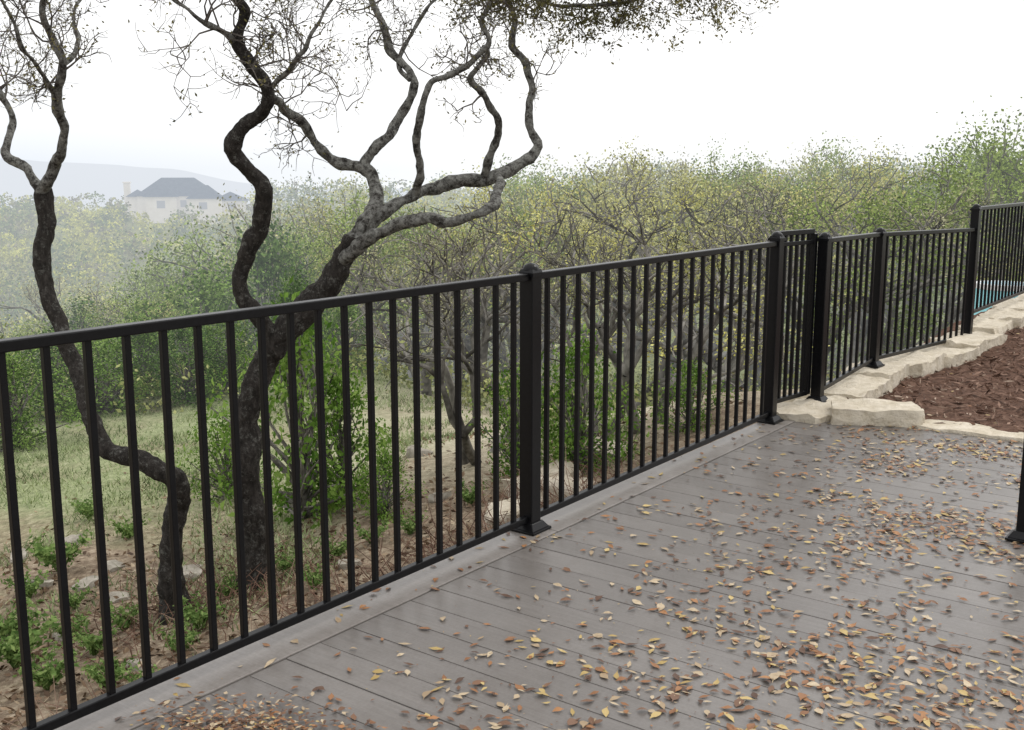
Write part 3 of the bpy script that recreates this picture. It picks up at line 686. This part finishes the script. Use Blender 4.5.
# forbs on the slope
def forb_proto(seed):
    r = random.Random(seed); root = empty('leafy_weed', (0, 0, 0)); mb = MB(); pts = []
    for _ in range(14):
        a = r.uniform(0, 6.28); l = r.uniform(.5, 1); e = Vector((math.cos(a)*l*.6, math.sin(a)*l*.6, l*.9)); m_ = e*.5+Vector((0, 0, .12)); mb.tube([Vector((0, 0, -.1)), m_, e], [.02, .015, .006], 4, cap=False)
        for q in np.linspace(.35, 1, 6): pts.append(Vector((0, 0, 0)).lerp(e, q)+Vector((0, 0, .1*math.sin(q*3))))
    mb.build('stems', M['forb'], root); leaf_obj('foliage', pts, 5, .07, .15, .07, M['forb'], root, Vector((0, 0, 0))); return root
FP = [forb_proto(s) for s in (1, 2, 3)]
spots = [(18, 668, .28), (48, 690, .22), (95, 655, .18), (60, 572, .26), (125, 632, .16), (200, 630, .18), (225, 600, .16), (150, 700, .16), (28, 600, .18), (335, 560, .16), (372, 545, .15), (130, 540, .18), (90, 520, .18), (470, 505, .16), (8, 640, .22), (70, 640, .16), (285, 575, .15), (315, 590, .14), (410, 535, .14), (180, 655, .14), (110, 690, .17), (75, 610, .15)]
spots.sort()
for i, (px, py, h) in enumerate(spots):
    p = hit(px, py); o = FP[i] if i < 3 else dup(FP[i % 3], (0, 0, 0)); o.location = p; o.rotation_euler = (0, 0, i*1.7); o.scale = (h*1.2, h*1.2, h)
    tag(o, 'small bright green leafy weed on the slope below the deck, %s from the left' % ORD[i], 'weed', 'leafy weeds on the slope below the deck')
# rocks
rk = [(35, 590, .12), (88, 588, .10), (120, 600, .08), (140, 668, .07), (190, 578, .11), (62, 640, .07), (350, 566, .08), (505, 520, .20), (540, 490, .26), (566, 492, .20), (440, 500, .09), (610, 455, .16), (420, 455, .12), (70, 545, .10), (112, 570, .09), (20, 560, .09)]
rk.sort()
for i, (px, py, s_) in enumerate(rk):
    p = hit(px, py); me = stone_mesh(s_*1.6, s_*1.1, s_*.8, 60+i, s_*.14, 6, 9, (.78, .93)); o = link('rock', me, M['lime'] if px > 500 else M['rock']); o.location = p+Vector((0, 0, s_*.05)); o.rotation_euler = (rnd.uniform(-.25, .25), rnd.uniform(-.25, .25), rnd.uniform(0, 6))
    tag(o, 'pale limestone rock on the slope below the deck, %s from the left' % ORD[i], 'rock', 'limestone rocks on the slope below the deck')
# ------------------------------------------------------------ stuff: grass, litter, brush, undergrowth, woodland
C = []; H = []
gr = random.Random(12)
while len(C) < 30000:
    a = gr.uniform(-.62, .12); Y = 4.6+11*gr.random()**1.0; X = a*Y; s, t = toST(X, Y)
    if t < .4: continue
    k = noise.noise(Vector((X*.9, Y*.9, 3)))*2.2+sstep(5.0, 8.6, Y)*.65-.12-(.45 if X > -.8 else 0)
    if gr.random() > k: continue
    C.append((X, Y, gz(X, Y))); H.append(gr.uniform(.02, .075))
C = np.array(C); H = np.array(H)[:, None]; n = len(C); an = RNG.uniform(0, 6.28, n); dx = np.stack([np.cos(an), np.sin(an), np.zeros(n)], 1)
lean = RNG.normal(scale=.6, size=(n, 3)); lean[:, 2] = 1
V = np.stack([C-dx*.006, C+dx*.006, C+lean*H], 1).reshape(-1, 3)
tag(link('grass', quadmesh('grass', V, np.arange(3*n).reshape(n, 3), [M['grass']]), None), 'thin pale green grass on the slope below the deck', 'grass', kind='stuff')
C = []
while len(C) < 7500:
    a = gr.uniform(-.75, .22); Y = 3+6.5*gr.random(); X = a*Y; s, t = toST(X, Y)
    if t < .2 or gr.random() < sstep(5.6, 8.2, Y)*(.95 if X < -1 else .75): continue
    C.append((X, Y, gz(X, Y)+gr.uniform(.002, .03)))
V, Q = leafquads(C, .05, .022, flat=1.0)
tag(link('leaf_litter', quadmesh('leaf_litter', V, Q, [M['litter']]), None), 'brown dead leaves and twigs covering the soil beneath the oaks', 'leaf litter', kind='stuff')
mb = MB()
for q in range(2600):
    if q < 2000: s = gr.uniform(-1.9, 2.0); t = .20+1.2*gr.random()**1.6; p = ST(s, t)
    else:   # brush gathered round the feet of the two oaks
        f = offA if q % 2 else offB; p = Vector((f.x+gr.gauss(0, .28), f.y+gr.gauss(0, .22), 0))
    p.z = gz(p.x, p.y)-.02
    d = Vector((gr.gauss(0, .6), gr.gauss(0, .6), abs(gr.gauss(.55, .4)))).normalized(); L = gr.uniform(.12, .45 if q < 2000 else .28); m_ = p+d*L*.5+Vector((gr.gauss(0, .03), gr.gauss(0, .03), gr.gauss(0, .02)))
    mb.tube([p, m_, p+d*L+Vector((gr.gauss(0, .05), gr.gauss(0, .05), -.03))], [.0032, .0027, .0012], 3, cap=False)
tag(mb.build('dry_brush', M['brush']), 'tangle of dry brown stems along the outer foot of the fence', 'brush', kind='stuff')
C = []
for _ in range(620):
    a = gr.uniform(-.6, .6); Y = 12.5*math.exp(gr.random()*1.35); X = a*Y
    if a < -.05 and Y < 13: continue
    if toST(X, Y)[1] < .9: continue
    z = gz(X, Y); q = gr.uniform(.2, .6)*(1+Y*.015)
    for _ in range(9):
        c = np.array([X+gr.gauss(0, q*.6), Y+gr.gauss(0, q*.6), z+abs(gr.gauss(0, q*.5))]); C.append(c+RNG.normal(scale=q*.18, size=(14, 3)))
C = np.concatenate(C); V, Q = leafquads(C, .07, .042)
tag(link('undergrowth', quadmesh('undergrowth', V, Q, [M['undergrowth']]), None), 'scrubby low undergrowth between the trees beyond the fence', 'undergrowth', kind='stuff')
VV = []; sizes = []; mi = []
wr = random.Random(77); cnt = 0; tries = 0
while cnt < 1950 and tries < 20000:
    tries += 1
    if cnt < 1000: a = wr.uniform(-.66, .66); Y = 52*math.exp(wr.random()*1.65)
    else: a = wr.uniform(-.62, -.05); Y = wr.uniform(75, 245)
    X = a*Y; z = gz(X, Y); h = wr.uniform(4.0, 8.0) if Y < 170 else wr.uniform(3.0, 6.0)
    px, py = proj((X, Y, z+h))
    if px > 262 and Y > 140: h *= 1.35
    if Y < 226 and 118 < px < 262 and py < (200 if wr.random() < .25 else 207): continue
    if px < 262 and Y < 226 and py < 199: continue
    if px < 262 and Y >= 226 and py < 190: continue
    cnt += 1; nq = int(np.interp(Y, [52, 120, 270], [300, 150, 80])); wx = h*wr.uniform(.36, .55)
    nc = 12; cc = RNG.normal(size=(nc, 3)); cc /= np.linalg.norm(cc, axis=1)[:, None]; cc *= RNG.uniform(.3, 1, (nc, 1))**.5
    cc = cc*np.array([wx, wx, h*.42])+np.array([X, Y, z+h*.52])
    q = np.repeat(cc, nq//nc+1, axis=0); q = q+RNG.normal(scale=h*.075, size=q.shape)
    VV.append(q); sizes.append(np.full(len(q), np.interp(Y, [52, 270], [.28, .72])))
    kx = wr.choices(range(4), [.36, .26, .10, .28] if px < 600 else [.32, .44, .14, .10])[0]; mi.append(np.full(len(q), kx))
C = np.concatenate(VV); S = np.concatenate(sizes); V, Q = leafquads(C, S, S*.65)
tag(link('far_woodland', quadmesh('far_woodland', V, Q, W, np.concatenate(mi)), None), 'hazy woodland of oaks and junipers covering the far hillsides', 'woodland', kind='stuff')
# ------------------------------------------------------------ far house
hp = at(187, 212, 230); hb = empty('hilltop_house', (hp.x, hp.y, hp.z), R(12)); tag(hb, 'large hazy cream house with a slate blue hipped roof on the far hill', 'house')
mw, nt, ns, lk = newmat('cream_stucco'); M['stucco'] = finish(mw, nt, princ(nt, ramp(nt, noisetex(nt, .6), [(.3, (.62, .57, .49)), (.7, (.74, .69, .62))]), .9, .1), True, 420.)
mw, nt, ns, lk = newmat('slate_roof'); M['slate'] = finish(mw, nt, princ(nt, ramp(nt, noisetex(nt, 2), [(.3, (.045, .07, .105)), (.7, (.085, .115, .15))]), .8, .2), True, 520.)
mw, nt, ns, lk = newmat('dark_glass'); M['glass'] = finish(mw, nt, princ(nt, (.12, .13, .14), .3, .4), True, 300.)
def hip(name, cx, cy, w, d, z0, h, parent, inset=.42):
    mb = MB(); r = max(0.01, w/2-d/2*.9) if w > d else 0.01
    a = [Vector((cx-w/2, cy-d/2, z0)), Vector((cx+w/2, cy-d/2, z0)), Vector((cx+w/2, cy+d/2, z0)), Vector((cx-w/2, cy+d/2, z0)), Vector((cx-r, cy, z0+h)), Vector((cx+r, cy, z0+h))]
    mb.v = a; mb.f = [(0, 1, 5, 4), (2, 3, 4, 5), (1, 2, 5), (3, 0, 4), (3, 2, 1, 0)]; return mb.build(name, M['slate'], parent)
for cx, cy, w, d, h, rh in ((-1.5, 0, 15.5, 10, 3.4, 3.7), (-4.5, -4.0, 6.0, 5, 3.3, 2.3), (4.2, -4.2, 6.5, 6, 2.9, 2.7), (9.0, -1.0, 6.5, 7, 2.4, 1.8), (-9.6, -.5, 3.0, 7, 3.3, 1.4)):
    mb = MB(); mb.box((cx, cy, h/2-1.2), (w, d, h+2.4)); mb.build('wall', M['stucco'], hb); hip('roof', cx, cy, w+1, d+1, h+.02, rh, hb)
mb = MB(); mb.box((-11.6, -.6, 2.3), (1.2, 1.5, 7.4)); mb.box((-11.6, -.6, 6.15), (1.5, 1.8, .3)); mb.build('chimney', M['stucco'], hb)
for cx, fy, z, w, h in ((-4.5, -6.53, 1.8, 1.6, 1.5), (-.2, -5.03, 1.9, 1.2, 1.4), (3.8, -7.23, 1.5, 1.6, 1.4), (9.4, -4.53, 1.3, 1.6, 1.2)):
    mb = MB(); mb.box((cx, fy, z), (w, .1, h)); mb.build('window', M['glass'], hb)
# ------------------------------------------------------------ world, sun, camera
w = bpy.data.worlds.new('World'); scn.world = w; w.use_nodes = True; nt = w.node_tree; nt.nodes.clear()
sky = nt.nodes.new('ShaderNodeTexSky'); sky.sky_type = 'NISHITA'; sky.sun_disc = False; sky.sun_elevation = R(50); sky.sun_rotation = R(60); sky.dust_density = 4
tc = nt.nodes.new('ShaderNodeTexCoord'); sp = nt.nodes.new('ShaderNodeSeparateXYZ'); nt.links.new(tc.outputs['Generated'], sp.inputs[0])
crL = ramp(nt, sp.outputs[2], [(0, (.59, .63, .68)), (.03, (.68, .705, .74)), (.08, (.80, .805, .81)), (.4, (.99, .99, .99)), (1, (1.05, 1.04, 1.03))])
crR = ramp(nt, sp.outputs[2], [(0, (.72, .73, .735)), (.03, (.77, .775, .78)), (.08, (.84, .84, .84)), (.4, (.99, .99, .99)), (1, (1.05, 1.04, 1.03))])
mr = nt.nodes.new('ShaderNodeMapRange'); nt.links.new(sp.outputs[0], mr.inputs[0]); mr.inputs[1].default_value = -.45; mr.inputs[2].default_value = .0
cm = mixc(nt, mr.outputs[0], crL, crR)
sc_ = nt.nodes.new('ShaderNodeMix'); sc_.data_type = 'RGBA'; sc_.blend_type = 'MULTIPLY'; sc_.inputs[0].default_value = 1; nt.links.new(sky.outputs[0], sc_.inputs[6]); sc_.inputs[7].default_value = (.1, .1, .1, 1)
mx = nt.nodes.new('ShaderNodeMix'); mx.data_type = 'RGBA'; mx.inputs[0].default_value = .94; nt.links.new(sc_.outputs[2], mx.inputs[6]); nt.links.new(cm, mx.inputs[7])
bg = nt.nodes.new('ShaderNodeBackground'); bg.inputs[1].default_value = 1.5; nt.links.new(mx.outputs[2], bg.inputs[0])
ow = nt.nodes.new('ShaderNodeOutputWorld'); nt.links.new(bg.outputs[0], ow.inputs[0])
sl = bpy.data.lights.new('sun', 'SUN'); sl.energy = 1.1; sl.angle = R(20); sl.color = (1, .97, .93); so = bpy.data.objects.new('sun', sl); col.objects.link(so)
so.rotation_euler = Euler((R(40), 0, R(-60+180)), 'XYZ'); so.location = (0, 0, 30)
cd = bpy.data.cameras.new('camera'); cd.lens = 36*F/1024; cd.sensor_width = 36; cd.clip_end = 5000; cd.clip_start = .05
co = bpy.data.objects.new('camera', cd); col.objects.link(co); co.location = CAM; co.rotation_euler = (R(90)-PIT, 0, 0); scn.camera = co
